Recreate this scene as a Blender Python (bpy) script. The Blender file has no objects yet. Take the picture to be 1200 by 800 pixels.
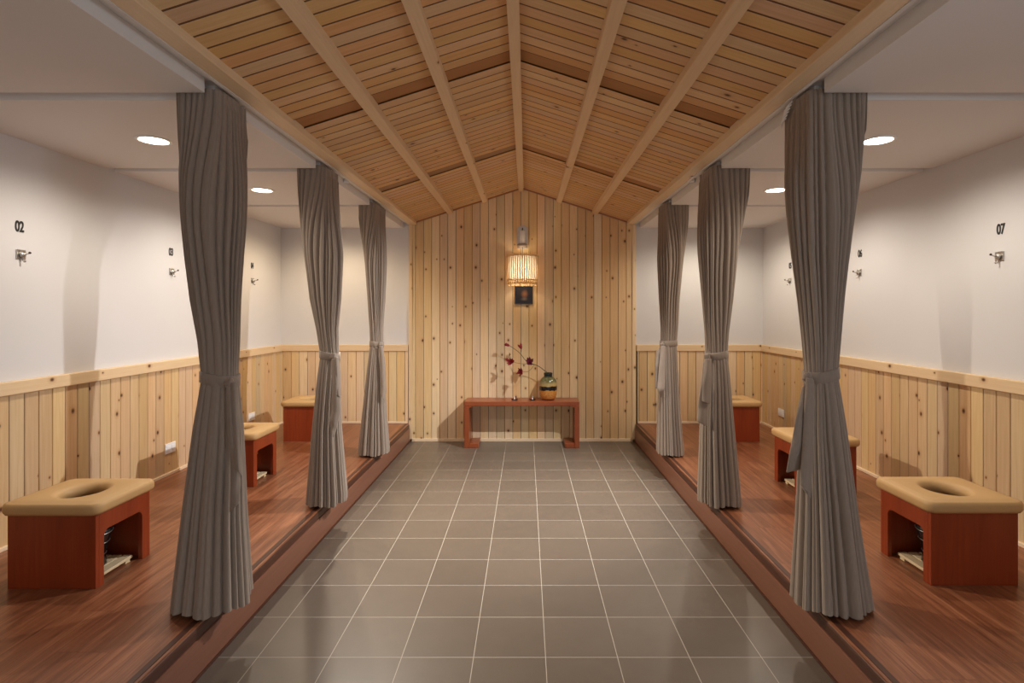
import bpy, bmesh, math, random
from mathutils import Vector, Matrix
random.seed(7)
S = bpy.context.scene
COL = S.collection
PI = math.pi

# ---------------------------------------------------------------- measured frame
F = 642.0; CX = 616.7; CY = 365.0; H = 1.44          # focal length (px), vanishing point, eye height
def PX(px, Y): return (px - CX) * Y / F
def PZ(py, Y): return H - (py - CY) * Y / F
YB = 6.08                 # face of the back wall
YF = -1.30                # wall behind the camera
PH = 0.20                 # platform height
XL, XR = -2.728, 2.632    # plaster faces of the side walls
RL, RR = -1.290, 1.202    # platform risers
ZC = 2.369                # stall ceiling
PL, PR = -1.365, 1.265    # inner edges of the stall ceilings
SLOTS = [-0.06, 1.14, 2.325, 3.55, 4.772]            # curtain slots (start, .08 wide)
CAPZ = 1.073

# ---------------------------------------------------------------- mesh helpers
def link(me, name, mat=None, parent=None, smooth=False):
    o = bpy.data.objects.new(name, me)
    COL.objects.link(o)
    if mat is not None: me.materials.append(mat)
    if smooth:
        for p in me.polygons: p.use_smooth = True
    if parent is not None: o.parent = parent
    return o

def obj(name, bm, mat=None, parent=None, smooth=False, bevel=0, seg=2, angle=35):
    bmesh.ops.recalc_face_normals(bm, faces=bm.faces)
    me = bpy.data.meshes.new(name)
    bm.to_mesh(me); bm.free()
    o = link(me, name, mat, parent, smooth)
    if bevel:
        m = o.modifiers.new('bevel', 'BEVEL'); m.width = bevel; m.segments = seg
        m.limit_method = 'ANGLE'; m.angle_limit = math.radians(angle)
        if smooth: 
            w = o.modifiers.new('wn', 'WEIGHTED_NORMAL'); w.keep_sharp = True
    return o

def box(bm, x0, x1, y0, y1, z0, z1):
    v = [bm.verts.new((x, y, z)) for x in (x0, x1) for y in (y0, y1) for z in (z0, z1)]
    for f in ((0,1,3,2),(4,6,7,5),(0,4,5,1),(2,3,7,6),(0,2,6,4),(1,5,7,3)):
        bm.faces.new([v[i] for i in f])
    return v

def boxes(*bs):
    bm = bmesh.new()
    for b in bs: box(bm, *b)
    return bm

def prism(bm, poly, axis, a, b):
    """extrude a 2-D polygon along axis ('x','y','z') from a to b"""
    def P(u, v, w):
        return {'x': (w, u, v), 'y': (u, w, v), 'z': (u, v, w)}[axis]
    A = [bm.verts.new(P(u, v, a)) for u, v in poly]
    B = [bm.verts.new(P(u, v, b)) for u, v in poly]
    n = len(poly)
    bm.faces.new(A); bm.faces.new(B[::-1])
    for i in range(n):
        bm.faces.new((A[i], A[(i+1) % n], B[(i+1) % n], B[i]))

def lathe(bm, prof, n=32, c=(0,0,0), cap=True):
    rings = []
    for r, z in prof:
        rings.append([bm.verts.new((c[0]+r*math.cos(2*PI*i/n), c[1]+r*math.sin(2*PI*i/n), c[2]+z)) for i in range(n)])
    for a, b in zip(rings, rings[1:]):
        for i in range(n):
            bm.faces.new((a[i], a[(i+1) % n], b[(i+1) % n], b[i]))
    if cap:
        bm.faces.new(rings[0][::-1]); bm.faces.new(rings[-1])

def tube(bm, pts, radii, n=8):
    pts = [Vector(p) for p in pts]
    if not isinstance(radii, (list, tuple)): radii = [radii]*len(pts)
    rings = []
    for i, p in enumerate(pts):
        d = (pts[min(i+1, len(pts)-1)] - pts[max(i-1, 0)]).normalized()
        a = d.cross(Vector((0.31, 0.2, 0.93)))
        if a.length < 1e-3: a = d.cross(Vector((1, 0, 0)))
        a.normalize(); b = d.cross(a)
        rings.append([bm.verts.new(p + radii[i]*(a*math.cos(2*PI*k/n) + b*math.sin(2*PI*k/n))) for k in range(n)])
    for r, q in zip(rings, rings[1:]):
        for k in range(n):
            bm.faces.new((r[k], r[(k+1) % n], q[(k+1) % n], q[k]))
    bm.faces.new(rings[0][::-1]); bm.faces.new(rings[-1])

def smooth_path(pts, k=6):
    pts = [Vector(p) for p in pts]; out = []
    for i in range(len(pts)-1):
        p0 = pts[max(i-1, 0)]; p1 = pts[i]; p2 = pts[i+1]; p3 = pts[min(i+2, len(pts)-1)]
        for j in range(k):
            t = j/k
            out.append(0.5*((2*p1)+(-p0+p2)*t+(2*p0-5*p1+4*p2-p3)*t*t+(-p0+3*p1-3*p2+p3)*t**3))
    out.append(pts[-1]); return out

def board(bm, org, u, v, n, w, t=0.012, ch=0.003, v0=0, v1=1):
    """one tongue-and-groove board: face towards n, width along u, length along v; v0 / v1 may be functions of u"""
    org, u, v, n = Vector(org), Vector(u), Vector(v), Vector(n)
    prof = [(0,0),(0,t-ch),(ch,t),(w-ch,t),(w,t-ch),(w,0)]
    f0 = v0 if callable(v0) else (lambda q: v0)
    f1 = v1 if callable(v1) else (lambda q: v1)
    A = [bm.verts.new(org + u*a + n*b + v*f0(a)) for a, b in prof]
    B = [bm.verts.new(org + u*a + n*b + v*f1(a)) for a, b in prof]
    bm.faces.new(A); bm.faces.new(B[::-1])
    for i in range(6):
        bm.faces.new((A[i], A[(i+1) % 6], B[(i+1) % 6], B[i]))

def thing(name, label, cat, loc=(0,0,0), rz=0, group=None):
    o = bpy.data.objects.new(name, None); COL.objects.link(o)
    o.location = loc; o.rotation_euler = (0, 0, rz); o.empty_display_size = 0.1
    return tag(o, label, cat, group)
def tag(o, label, cat, group=None):
    o['label'] = label; o['category'] = cat
    if group: o['group'] = group
    return o
def struct(o): o['kind'] = 'structure'; return o
def dup(root, loc, label):
    r = root.copy(); COL.objects.link(r); r.location = loc; r['label'] = label
    for ch in list(root.children):
        c = ch.copy(); COL.objects.link(c); c.parent = r
        for g in list(ch.children):
            d = g.copy(); COL.objects.link(d); d.parent = c
    return r

# ---------------------------------------------------------------- materials
class N:
    def __init__(s, name):
        s.m = bpy.data.materials.new(name); s.m.use_nodes = True
        s.t = s.m.node_tree; s.t.nodes.clear()
        s.out = s.t.nodes.new('ShaderNodeOutputMaterial')
        s.b = s.t.nodes.new('ShaderNodeBsdfPrincipled')
        s.t.links.new(s.b.outputs[0], s.out.inputs[0])
    def n(s, typ, **kw):
        x = s.t.nodes.new(typ)
        for k, v in kw.items(): setattr(x, k, v)
        return x
    def l(s, a, b): s.t.links.new(a, b)
    def val(s, sock, v):
        if hasattr(v, 'is_output') or hasattr(v, 'links'): s.l(v, sock)
        else: sock.default_value = v
    def math(s, op, a, b=0.0, c=None, clamp=False):
        x = s.n('ShaderNodeMath', operation=op); x.use_clamp = clamp
        s.val(x.inputs[0], a); s.val(x.inputs[1], b)
        if c is not None: s.val(x.inputs[2], c)
        return x.outputs[0]
    def vmath(s, op, a, b=(0,0,0)):
        x = s.n('ShaderNodeVectorMath', operation=op)
        s.val(x.inputs[0], a)
        s.val(x.inputs[1], b)
        return x.outputs['Value'] if op == 'LENGTH' else x.outputs[0]
    def comb(s, x=0.0, y=0.0, z=0.0):
        c = s.n('ShaderNodeCombineXYZ')
        s.val(c.inputs[0], x); s.val(c.inputs[1], y); s.val(c.inputs[2], z)
        return c.outputs[0]
    def obj(s):
        return s.n('ShaderNodeTexCoord').outputs['Object']
    def sep(s, v):
        x = s.n('ShaderNodeSeparateXYZ'); s.l(v, x.inputs[0]); return x.outputs
    def noise(s, v, scale=1.0, detail=3.0, rough=0.5, dist=0.0):
        x = s.n('ShaderNodeTexNoise'); s.l(v, x.inputs['Vector'])
        x.inputs['Scale'].default_value = scale; x.inputs['Detail'].default_value = detail
        x.inputs['Roughness'].default_value = rough; x.inputs['Distortion'].default_value = dist
        return x.outputs['Fac']
    def ramp(s, f, stops):
        x = s.n('ShaderNodeValToRGB'); s.l(f, x.inputs[0])
        e = x.color_ramp.elements
        while len(e) < len(stops): e.new(0.5)
        for i, (p, c) in enumerate(stops):
            e[i].position = p; e[i].color = (*c, 1) if len(c) == 3 else c
        return x.outputs[0]
    def mix(s, f, a, b, blend='MIX'):
        x = s.n('ShaderNodeMix', data_type='RGBA', blend_type=blend)
        s.val(x.inputs[0], f)
        for sock, v in ((x.inputs[6], a), (x.inputs[7], b)):
            if isinstance(v, tuple): sock.default_value = (*v, 1)
            else: s.l(v, sock)
        return x.outputs[2]
    def bump(s, h, strength=0.2, dist=0.002):
        x = s.n('ShaderNodeBump'); x.inputs['Strength'].default_value = strength
        x.inputs['Distance'].default_value = dist
        s.l(h, x.inputs['Height']); s.l(x.outputs[0], s.b.inputs['Normal'])
    def col(s, c):
        if isinstance(c, tuple): s.b.inputs['Base Color'].default_value = (*c, 1)
        else: s.l(c, s.b.inputs['Base Color'])
    def rough(s, r, spec=0.5):
        s.val(s.b.inputs['Roughness'], r); s.b.inputs['Specular IOR Level'].default_value = spec

def axis_uv(n, u, v):
    """u, v: which object axes run across / along the grain"""
    c = n.sep(n.obj()); g = {'x': c[0], 'y': c[1], 'z': c[2]}
    uu = g[u[0]]
    if len(u) > 1: uu = n.math('ADD', uu, g[u[1]])
    return uu, g[v]

def pine(name, u, v, light=(.76,.56,.325), dark=(.62,.41,.20), knots=1.0, var=0.20, rough=.5, tint=(.60,.35,.18)):
    n = N(name)
    uu, vv = axis_uv(n, u, v)
    rnd = n.n('ShaderNodeNewGeometry').outputs['Random Per Island']
    p = n.comb(n.math('ADD', uu, n.math('MULTIPLY', rnd, 37.0)), n.math('ADD', vv, n.math('MULTIPLY', rnd, 91.0)))
    # knots: sparse voronoi points, radius in metres
    cell = (0.11, 0.26, 1.0)
    q = n.vmath('DIVIDE', p, cell)
    vor = n.n('ShaderNodeTexVoronoi', voronoi_dimensions='2D', feature='F1'); vor.inputs['Scale'].default_value = 1.0
    n.l(q, vor.inputs['Vector'])
    d = n.vmath('MULTIPLY', n.vmath('SUBTRACT', q, vor.outputs['Position']), (cell[0], cell[1]*0.75, 0.0))
    ln = n.vmath('LENGTH', d)
    cr = n.sep(vor.outputs['Color'])
    on = n.math('GREATER_THAN', cr[0], 1.0-0.42*knots)
    r = n.math('MULTIPLY_ADD', cr[1], 0.0075, 0.0035)
    k = n.math('DIVIDE', ln, r)
    # grain pushed aside around a knot
    push = n.math('DIVIDE', 0.006, n.math('ADD', ln, 0.012))
    gu = n.math('ADD', n.sep(p)[0], n.math('MULTIPLY', n.math('MULTIPLY', push, on), 0.02))
    gp = n.comb(n.math('MULTIPLY', gu, 85.0), n.math('MULTIPLY', n.sep(p)[1], 2.6))
    g = n.noise(gp, 1.0, 4.0, 0.6, 0.6)
    fine = n.noise(n.comb(n.math('MULTIPLY', gu, 420.0), n.math('MULTIPLY', n.sep(p)[1], 9.0)), 1.0, 2.0)
    c = n.mix(n.math('MULTIPLY_ADD', g, 1.9, -0.45, clamp=True), light, dark)
    c = n.mix(n.math('MULTIPLY', fine, 0.16), c, dark)
    # board to board colour
    rr = n.n('ShaderNodeTexWhiteNoise', noise_dimensions='1D'); n.val(rr.inputs['W'], n.math('MULTIPLY', rnd, 511.0))
    w = n.sep(rr.outputs['Color'])
    hsv = n.n('ShaderNodeHueSaturation'); n.l(c, hsv.inputs['Color'])
    n.val(hsv.inputs['Value'], n.math('MULTIPLY_ADD', w[0], var, 1.0-var*0.6))
    n.val(hsv.inputs['Saturation'], n.math('MULTIPLY_ADD', w[1], 0.3, 0.86))
    n.val(hsv.inputs['Hue'], n.math('MULTIPLY_ADD', w[2], 0.018, 0.489))
    c = n.mix(n.math('MULTIPLY', n.math('POWER', w[1], 3.0), 0.3), hsv.outputs[0], tint)
    halo = n.math('MULTIPLY', n.math('SUBTRACT', 1.0, n.math('DIVIDE', k, 3.2), clamp=True), on)
    c = n.mix(n.math('MULTIPLY', halo, 0.55), c, (.42,.19,.06))
    core = n.math('MULTIPLY', n.math('SUBTRACT', 1.5, k, clamp=True), on)
    c = n.mix(core, c, (.10,.035,.012))
    n.col(c); n.rough(rough, .4); n.bump(g, 0.12, 0.001)
    return n.m

def flat(name, color, rough=.5, metal=0.0, spec=.5, bump=0, bscale=300.0, vary=0.0):
    n = N(name)
    o = n.obj()
    f = n.noise(o, 6.0, 3.0)
    if vary: n.col(n.mix(n.math('MULTIPLY', f, vary), color, tuple(x*.55 for x in color)))
    else: n.col(color)
    n.rough(rough, spec); n.b.inputs['Metallic'].default_value = metal
    if bump: n.bump(n.noise(o, bscale, 2.0), bump, 0.001)
    return n.m

M = {}
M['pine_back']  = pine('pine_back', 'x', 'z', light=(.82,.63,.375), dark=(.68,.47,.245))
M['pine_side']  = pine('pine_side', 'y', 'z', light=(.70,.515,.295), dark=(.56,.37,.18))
M['pine_roof']  = pine('pine_roof', 'y', 'x', light=(.80,.53,.27), dark=(.64,.39,.175), knots=.62, var=.16)
M['pine_beam']  = pine('pine_beam', 'xz', 'y', light=(.86,.67,.41), dark=(.76,.56,.32), knots=.28, var=.06)
M['pine_capx']  = pine('pine_cap_across', 'z', 'x', light=(.80,.61,.36), dark=(.70,.50,.27), knots=.35, var=.05)
M['pine_capy']  = pine('pine_cap_along', 'z', 'y', light=(.80,.61,.36), dark=(.70,.50,.27), knots=.35, var=.05)
M['pine_dark']  = pine('pine_dark', 'y', 'x', light=(.44,.22,.085), dark=(.34,.155,.055), knots=.3, var=.05)
M['groove']     = flat('groove_timber', (.055,.022,.008), .8)
M['roof_shade'] = flat('roof_gap_shade', (.15,.065,.024), .85)  # shade of the roof board gaps put into the colour
M['base']       = flat('baseboard_paint', (.80,.62,.42), .5, vary=.1)
M['white']      = flat('wall_paint', (.67,.655,.655), .75, spec=.3, bump=.05, bscale=900)
M['ceilwhite']  = flat('ceiling_paint', (.78,.755,.73), .8, spec=.25)
M['plastic']    = flat('white_plastic', (.85,.85,.84), .35)
M['blacknum']   = flat('black_vinyl', (.012,.012,.012), .5)
M['black']      = flat('black_enamel', (.006,.006,.007), .22)
M['steel']      = flat('brushed_steel', (.55,.53,.50), .32, metal=1.0)
M['bronze']     = flat('dark_metal', (.10,.07,.05), .4, metal=1.0)
M['cord']       = flat('black_cord', (.02,.02,.02), .6)

def laminate():
    n = N('laminate_floor')
    uu, vv = axis_uv(n, 'x', 'y')
    # planks .19 wide, 1.3 long, staggered
    pu = n.math('DIVIDE', uu, 0.19); row = n.math('FLOOR', pu)
    wn = n.n('ShaderNodeTexWhiteNoise', noise_dimensions='1D'); n.val(wn.inputs['W'], row)
    pv = n.math('ADD', n.math('DIVIDE', vv, 1.3), wn.outputs['Value']); cell = n.math('FLOOR', pv)
    w2 = n.n('ShaderNodeTexWhiteNoise', noise_dimensions='2D'); n.l(n.comb(row, cell), w2.inputs['Vector'])
    off = n.math('MULTIPLY', w2.outputs['Value'], 40.0)
    g = n.noise(n.comb(n.math('ADD', n.math('MULTIPLY', uu, 34.0), off), n.math('MULTIPLY', vv, 1.6)), 1.0, 5.0, .6, .9)
    g2 = n.noise(n.comb(n.math('MULTIPLY', uu, 190.0), n.math('MULTIPLY', vv, 7.0)), 1.0, 3.0, .6)
    c = n.ramp(n.math('MULTIPLY_ADD', g2, .35, n.math('MULTIPLY', g, .65)), [(.34,(.125,.038,.016)),(.50,(.245,.088,.038)),(.66,(.40,.17,.083))])
    c = n.mix(n.math('MULTIPLY', w2.outputs['Value'], .30), c, (.12,.037,.016))
    eu = n.math('ABSOLUTE', n.math('SUBTRACT', n.math('FRACT', pu), .5))
    ev = n.math('ABSOLUTE', n.math('SUBTRACT', n.math('FRACT', pv), .5))
    e = n.math('MAXIMUM', n.math('GREATER_THAN', eu, .4935), n.math('GREATER_THAN', ev, .4990))
    c = n.mix(n.math('MULTIPLY', e, .45), c, (.05,.015,.008))
    n.col(c); n.rough(n.math('MULTIPLY_ADD', g2, .12, .27), .45); n.bump(g2, .06, .0008)
    return n.m
M['laminate'] = laminate()

def redwood(name, u, v, base=(.31,.052,.014), dk=(.165,.021,.005), rough=.32):
    n = N(name)
    uu, vv = axis_uv(n, u, v)
    rnd = n.n('ShaderNodeNewGeometry').outputs['Random Per Island']
    g = n.noise(n.comb(n.math('ADD', n.math('MULTIPLY', uu, 28.0), n.math('MULTIPLY', rnd, 50.0)), n.math('MULTIPLY', vv, 1.5)), 1.0, 5.0, .6, .7)
    f = n.noise(n.comb(n.math('MULTIPLY', uu, 260.0), n.math('MULTIPLY', vv, 8.0)), 1.0, 2.0)
    # glued-up staves, .075 wide
    st = n.n('ShaderNodeTexWhiteNoise', noise_dimensions='1D'); n.val(st.inputs['W'], n.math('FLOOR', n.math('DIVIDE', uu, .075)))
    c = n.mix(n.math('MULTIPLY_ADD', g, 1.6, -.3, clamp=True), base, dk)
    c = n.mix(n.math('MULTIPLY', st.outputs['Value'], .35), c, dk)
    c = n.mix(n.math('MULTIPLY', f, .2), c, tuple(x*1.5 for x in base))
    n.col(c); n.rough(rough, .45)
    return n.m
M['stool_end'] = redwood('stool_wood_across', 'x', 'z')
M['stool_side'] = redwood('stool_wood_along', 'y', 'z')
M['bench'] = redwood('bench_wood', 'y', 'x', base=(.31,.080,.026), dk=(.19,.040,.013), rough=.28)
M['bench_leg'] = redwood('bench_leg_wood', 'y', 'z', base=(.31,.080,.026), dk=(.19,.040,.013), rough=.3)
M['nosing'] = redwood('nosing_wood', 'z', 'y', base=(.235,.100,.060), dk=(.150,.060,.034), rough=.35)
M['nosing_dark'] = redwood('nosing_dark_wood', 'z', 'y', base=(.085,.028,.014), dk=(.05,.016,.009), rough=.4)

def tile():
    n = N('floor_tile')
    c = n.sep(n.obj())
    X0, Y0, T = 0.0804, 2.283, 0.3
    a = n.math('DIVIDE', n.math('SUBTRACT', c[0], X0), T); b = n.math('DIVIDE', n.math('SUBTRACT', c[1], Y0), T)
    ea = n.math('ABSOLUTE', n.math('SUBTRACT', n.math('FRACT', a), .5)); eb = n.math('ABSOLUTE', n.math('SUBTRACT', n.math('FRACT', b), .5))
    g = n.math('GREATER_THAN', n.math('MAXIMUM', ea, eb), .5 - .0016/T)
    wn = n.n('ShaderNodeTexWhiteNoise', noise_dimensions='2D'); n.l(n.comb(n.math('FLOOR', a), n.math('FLOOR', b)), wn.inputs['Vector'])
    ns = n.noise(n.obj(), 9.0, 5.0, .6); sp = n.noise(n.obj(), 160.0, 2.0)
    col = n.mix(n.math('MULTIPLY_ADD', ns, .7, -.05, clamp=True), (.136,.105,.080), (.094,.073,.055))
    col = n.mix(n.math('MULTIPLY', sp, .3), col, (.15,.13,.105))
    h = n.n('ShaderNodeHueSaturation'); n.l(col, h.inputs['Color']); n.val(h.inputs['Value'], n.math('MULTIPLY_ADD', wn.outputs['Value'], .16, .93))
    col = n.mix(g, h.outputs[0], (.42,.375,.31))
    n.col(col); n.rough(n.mix(g, (.36,.36,.36), (.8,.8,.8)), .5)
    n.bump(n.math('SUBTRACT', 1.0, g), .4, .001)
    return n.m
M['tile'] = tile()

def fabric():
    n = N('curtain_fabric')
    c = n.sep(n.obj())
    o = n.obj()
    streak = n.noise(n.comb(n.math('MULTIPLY', c[0], 260.0), n.math('MULTIPLY', c[1], 260.0), n.math('MULTIPLY', c[2], 18.0)), 1.0, 2.0)
    weave = n.noise(o, 900.0, 2.0)
    k = n.mix(n.math('MULTIPLY_ADD', streak, .8, -.1, clamp=True), (.335,.268,.212), (.215,.167,.130))
    n.col(k); n.rough(.85, .2)
    n.b.inputs['Sheen Weight'].default_value = .25; n.b.inputs['Sheen Roughness'].default_value = .5
    n.bump(weave, .25, .0008)
    return n.m
M['fabric'] = fabric()

def leather():
    n = N('tan_cushion'); o = n.obj()
    a = n.noise(o, 5.0, 4.0); b = n.noise(o, 240.0, 3.0)
    n.col(n.mix(n.math('MULTIPLY', a, .5), (.56,.35,.15), (.46,.27,.11)))
    n.rough(.5, .35); n.bump(b, .2, .001)
    return n.m
M['leather'] = leather()
M['pallet'] = pine('pallet_pine', 'x', 'y', light=(.80,.66,.40), dark=(.66,.50,.28), knots=.1, var=.1)

def glaze():
    n = N('vase_glaze'); o = n.obj(); c = n.sep(o)
    w = n.noise(o, 22.0, 3.0); w2 = n.noise(o, 60.0, 4.0)
    z = n.math('ADD', c[2], n.math('MULTIPLY_ADD', w, .03, -.015))
    up = n.mix(n.math('MULTIPLY_ADD', w2, 2.2, -.6, clamp=True), (.20,.17,.06), (.045,.06,.035))
    low = n.mix(n.math('MULTIPLY_ADD', w2, 2.0, -.5, clamp=True), (.62,.30,.07), (.36,.12,.03))
    mid = n.mix(w2, (.45,.30,.10), (.30,.24,.10))
    k = n.mix(n.math('GREATER_THAN', z, .150), low, mid)
    k = n.mix(n.math('MULTIPLY', n.math('SUBTRACT', z, .17), 30.0, clamp=True), k, up)
    dk = n.math('MULTIPLY', n.math('GREATER_THAN', z, .106), n.math('LESS_THAN', z, .148))
    k = n.mix(dk, k, (.012,.010,.010))
    k = n.mix(n.math('MULTIPLY', n.math('SUBTRACT', z, .238), 60.0, clamp=True), k, (.012,.016,.012))
    k = n.mix(n.math('LESS_THAN', c[2], .008), k, (.20,.02,.01))
    n.col(k); n.rough(.15, .5); return n.m
M['vase'] = glaze()
M['petal'] = flat('petal', (.33,.015,.025), .6, vary=.6)
M['petal_deep'] = flat('petal_deep', (.14,.007,.02), .6, vary=.5)
M['twig'] = flat('twig', (.13,.11,.055), .8)

def glass():
    n = N('clear_glass'); n.col((.97,.97,.97)); n.rough(.03)
    n.b.inputs['Transmission Weight'].default_value = 1.0; n.b.inputs['IOR'].default_value = 1.45
    return n.m
M['glass'] = glass()

def emit(name, color, strength):
    n = N(name)
    n.b.inputs['Base Color'].default_value = (.9,.9,.9,1)
    n.b.inputs['Emission Color'].default_value = (*color, 1); n.b.inputs['Emission Strength'].default_value = strength
    return n.m
WARM = (1.0, .83, .62)
M['lens'] = emit('downlight_lens', (1.0,.90,.74), 14.0)
M['bulb'] = emit('lamp_bulb', (1.0,.90,.72), 16.0)
def shade_mat(name, col, tr):
    n = N(name); n.col(col); n.rough(.6, .3)
    t = n.n('ShaderNodeBsdfTranslucent'); t.inputs[0].default_value = (*col, 1)
    mx = n.n('ShaderNodeMixShader'); mx.inputs[0].default_value = tr
    n.l(n.b.outputs[0], mx.inputs[1]); n.l(t.outputs[0], mx.inputs[2]); n.l(mx.outputs[0], n.out.inputs[0])
    return n.m
M['paper'] = shade_mat('shade_paper', (.95,.90,.76), .6)
M['bamboo'] = shade_mat('bamboo', (.78,.56,.30), .25)

def picture():
    n = N('dark_picture'); c = n.sep(n.obj()); o = n.obj()
    d = n.vmath('LENGTH', n.vmath('MULTIPLY', n.vmath('SUBTRACT', o, (.008, 0, .012)), (26.0, 0.0, 20.0)))
    f = n.math('SUBTRACT', 1.15, d, clamp=True)
    k = n.mix(f, (.012,.006,.006), (.20,.075,.03))
    d2 = n.vmath('LENGTH', n.vmath('MULTIPLY', n.vmath('SUBTRACT', o, (.004, 0, -.042)), (22.0, 0.0, 40.0)))
    k = n.mix(n.math('SUBTRACT', 1.0, d2, clamp=True), k, (.16,.11,.08))
    n.col(k); n.rough(.35, .4); return n.m
M['picture'] = picture()

# ================================================================ SETTING
struct(obj('floor', boxes((RL-.06, RR+.06, YF, YB+.05, -.06, 0)), M['tile']))
# raised platforms
for side, x0, x1, rs in (('left', XL-.02, RL, -1), ('right', RR, XR+.02, 1)):
    bm = bmesh.new()
    if rs < 0: box(bm, x0, RL-.010, YF, YB+.03, -.03, PH)
    else:      box(bm, RR+.010, x1, YF, YB+.03, -.03, PH)
    struct(obj('floor_'+side, bm, M['laminate']))
    # riser board with a small ledge, and the darker nose strip above it
    bm = bmesh.new()
    if rs < 0: box(bm, RL-.012, RL, YF, YB, .0, .148)
    else:      box(bm, RR, RR+.012, YF, YB, .0, .148)
    t = struct(obj('trim_1' if rs < 0 else 'trim_2', bm, M['nosing'], bevel=.004))
    bm = bmesh.new(); e = RL if rs < 0 else RR
    pr = [(0, .149), (0, .182), (.003, .190), (.009, .197), (.018, .2015), (.040, .2015), (.040, .149)]
    prism(bm, [(e + rs*(.006 + u), z) for u, z in pr], 'y', YF, YB)
    obj('nose_strip', bm, M['nosing_dark'], t)
    bm = bmesh.new()
    if rs < 0: box(bm, RL-.004, RL+.006, YF, YB, 0, .012)
    else:      box(bm, RR-.006, RR+.004, YF, YB, 0, .012)
    obj('toe_bead', bm, M['nosing_dark'], t)

def wainscot_boards(bm, org, u, n, length, w, phase, z0, z1, t=.013):
    """vertical boards along u"""
    k = -1
    while True:
        a = phase + k*w
        b = a + w - .0045
        k += 1
        if a >= length: break
        if b <= 0.004: continue
        a2, b2 = max(a, 0.0), min(b, length)
        if b2 - a2 < .008: continue
        o = Vector(org) + Vector(u)*a2
        board(bm, o, u, (0,0,1), n, b2-a2, t, .0028, z0, z1)

# side walls
for side, X, s in (('left', XL, 1), ('right', XR, -1)):
    bm = boxes((X-.12, X, YF-.1, YB+.12, -.03, 2.62) if s > 0 else (X, X+.12, YF-.1, YB+.12, -.03, 2.62))
    wl = struct(obj('wall_'+side, bm, M['white']))
    bm = bmesh.new()
    a, b = (X, X+.004) if s > 0 else (X-.004, X)
    box(bm, a, b, YF, YB, PH, CAPZ-.01); obj('wainscot_backing', bm, M['groove'], wl)
    bm = bmesh.new()
    wainscot_boards(bm, (X+s*.002, YF, 0), (0,1,0), (s,0,0), YB-YF, .0877, (2.878-YF) % .0877, PH, CAPZ-.02)
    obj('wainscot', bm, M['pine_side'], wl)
    bm = bmesh.new()
    a, b = sorted((X, X+s*.032)); box(bm, a, b, YF, YB-.015, CAPZ-.072, CAPZ)
    obj('rail_cap', bm, M['pine_capy'], wl, bevel=.005)
    bm = bmesh.new(); a, b = sorted((X+s*.002, X+s*.027)); box(bm, a, b, YF, YB-.02, PH, PH+.022)
    struct(obj('baseboard_'+side, bm, M['base'], bevel=.003))

# back walls of the stalls
for side, x0, x1 in (('left', XL, RL-.02), ('right', RR+.02, XR)):
    ex = (x0, x1+.08) if side == 'left' else (x0-.08, x1)
    wl = struct(obj('wall_back_'+side, boxes((ex[0], ex[1], YB+.012, YB+.12, 0, 2.62)), M['white']))
    bm = boxes((x0, x1, YB+.004, YB+.0125, PH, CAPZ-.01)); obj('wainscot_backing', bm, M['groove'], wl)
    bm = bmesh.new()
    wainscot_boards(bm, (x0+.012, YB+.006, 0), (1,0,0), (0,-1,0), x1-x0-.012, .09, .02, PH, CAPZ-.02, t=.011)
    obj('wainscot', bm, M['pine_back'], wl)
    a, b = (x0+.0, x1) if side == 'left' else (x0, x1)
    bm = boxes((a, b, YB-.018, YB+.013, CAPZ-.072, CAPZ)); obj('rail_cap', bm, M['pine_capx'], wl, bevel=.005)
    struct(obj('baseboard_back_'+side, boxes((x0+.02, x1-.02, YB-.014, YB+.006, PH, PH+.022)), M['base'], bevel=.003))

# roof slopes
XM = (RL+RR)/2 - .006      # ridge line
EZ, RS = 2.441, .32
XE_L, XE_R = -1.217, 1.115
def roof_z(x): return EZ + RS*(((x - XE_L)) if x < XM else ((XE_R - x) + (XM - XE_L) - (XE_R - XM)))
ZR = roof_z(XM - 1e-6)

# central gable wall
wb = struct(obj('wall_back', boxes((RL-.005, RR+.005, YB+.012, YB+.12, -.03, 3.0)), M['groove']))
bm = bmesh.new()
x = -.598 - .09*8; 
while x < RR+.02:
    a, b = max(x, RL), min(x+.0858, RR+.0)
    if b-a > .01:
        if a < XM < b:   # split the board under the ridge in its slope, not in its face
            f1 = lambda q, a=a: min(roof_z(a+q), ZR) + .004
        else:
            f1 = lambda q, a=a: min(roof_z(a+q), ZR) + .004
        board(bm, (a, YB+.013, 0), (1,0,0), (0,0,1), (0,-1,0), b-a, .013, .0028, .0, f1)
    x += .09
obj('gable_boards', bm, M['pine_back'], wb)
struct(obj('baseboard_back', boxes((RL+.0, RR-.0, YB-.012, YB+.002, 0, .032)), M['base'], bevel=.003))
bm = bmesh.new()
for e, s in ((RL, 1), (RR, -1)):
    a, b = sorted((e-s*.012, e+s*.026)); box(bm, a, b, YB-.012, YB+.012, PH if False else .0, 2.405)
struct(obj('trim_3', bm, M['pine_back'], bevel=.003))
# moulding where the gable meets the roof
bm = bmesh.new()
for xa, xb in ((XE_L, XM), (XM, XE_R)):
    z0, z1 = roof_z(xa+1e-5), roof_z(xb-1e-5)
    prism(bm, [(xa, z0-.016), (xb, z1-.016), (xb, z1+.01), (xa, z0+.01)], 'y', YB-.012, YB+.002)
struct(obj('trim_4', bm, M['pine_dark']))

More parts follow.
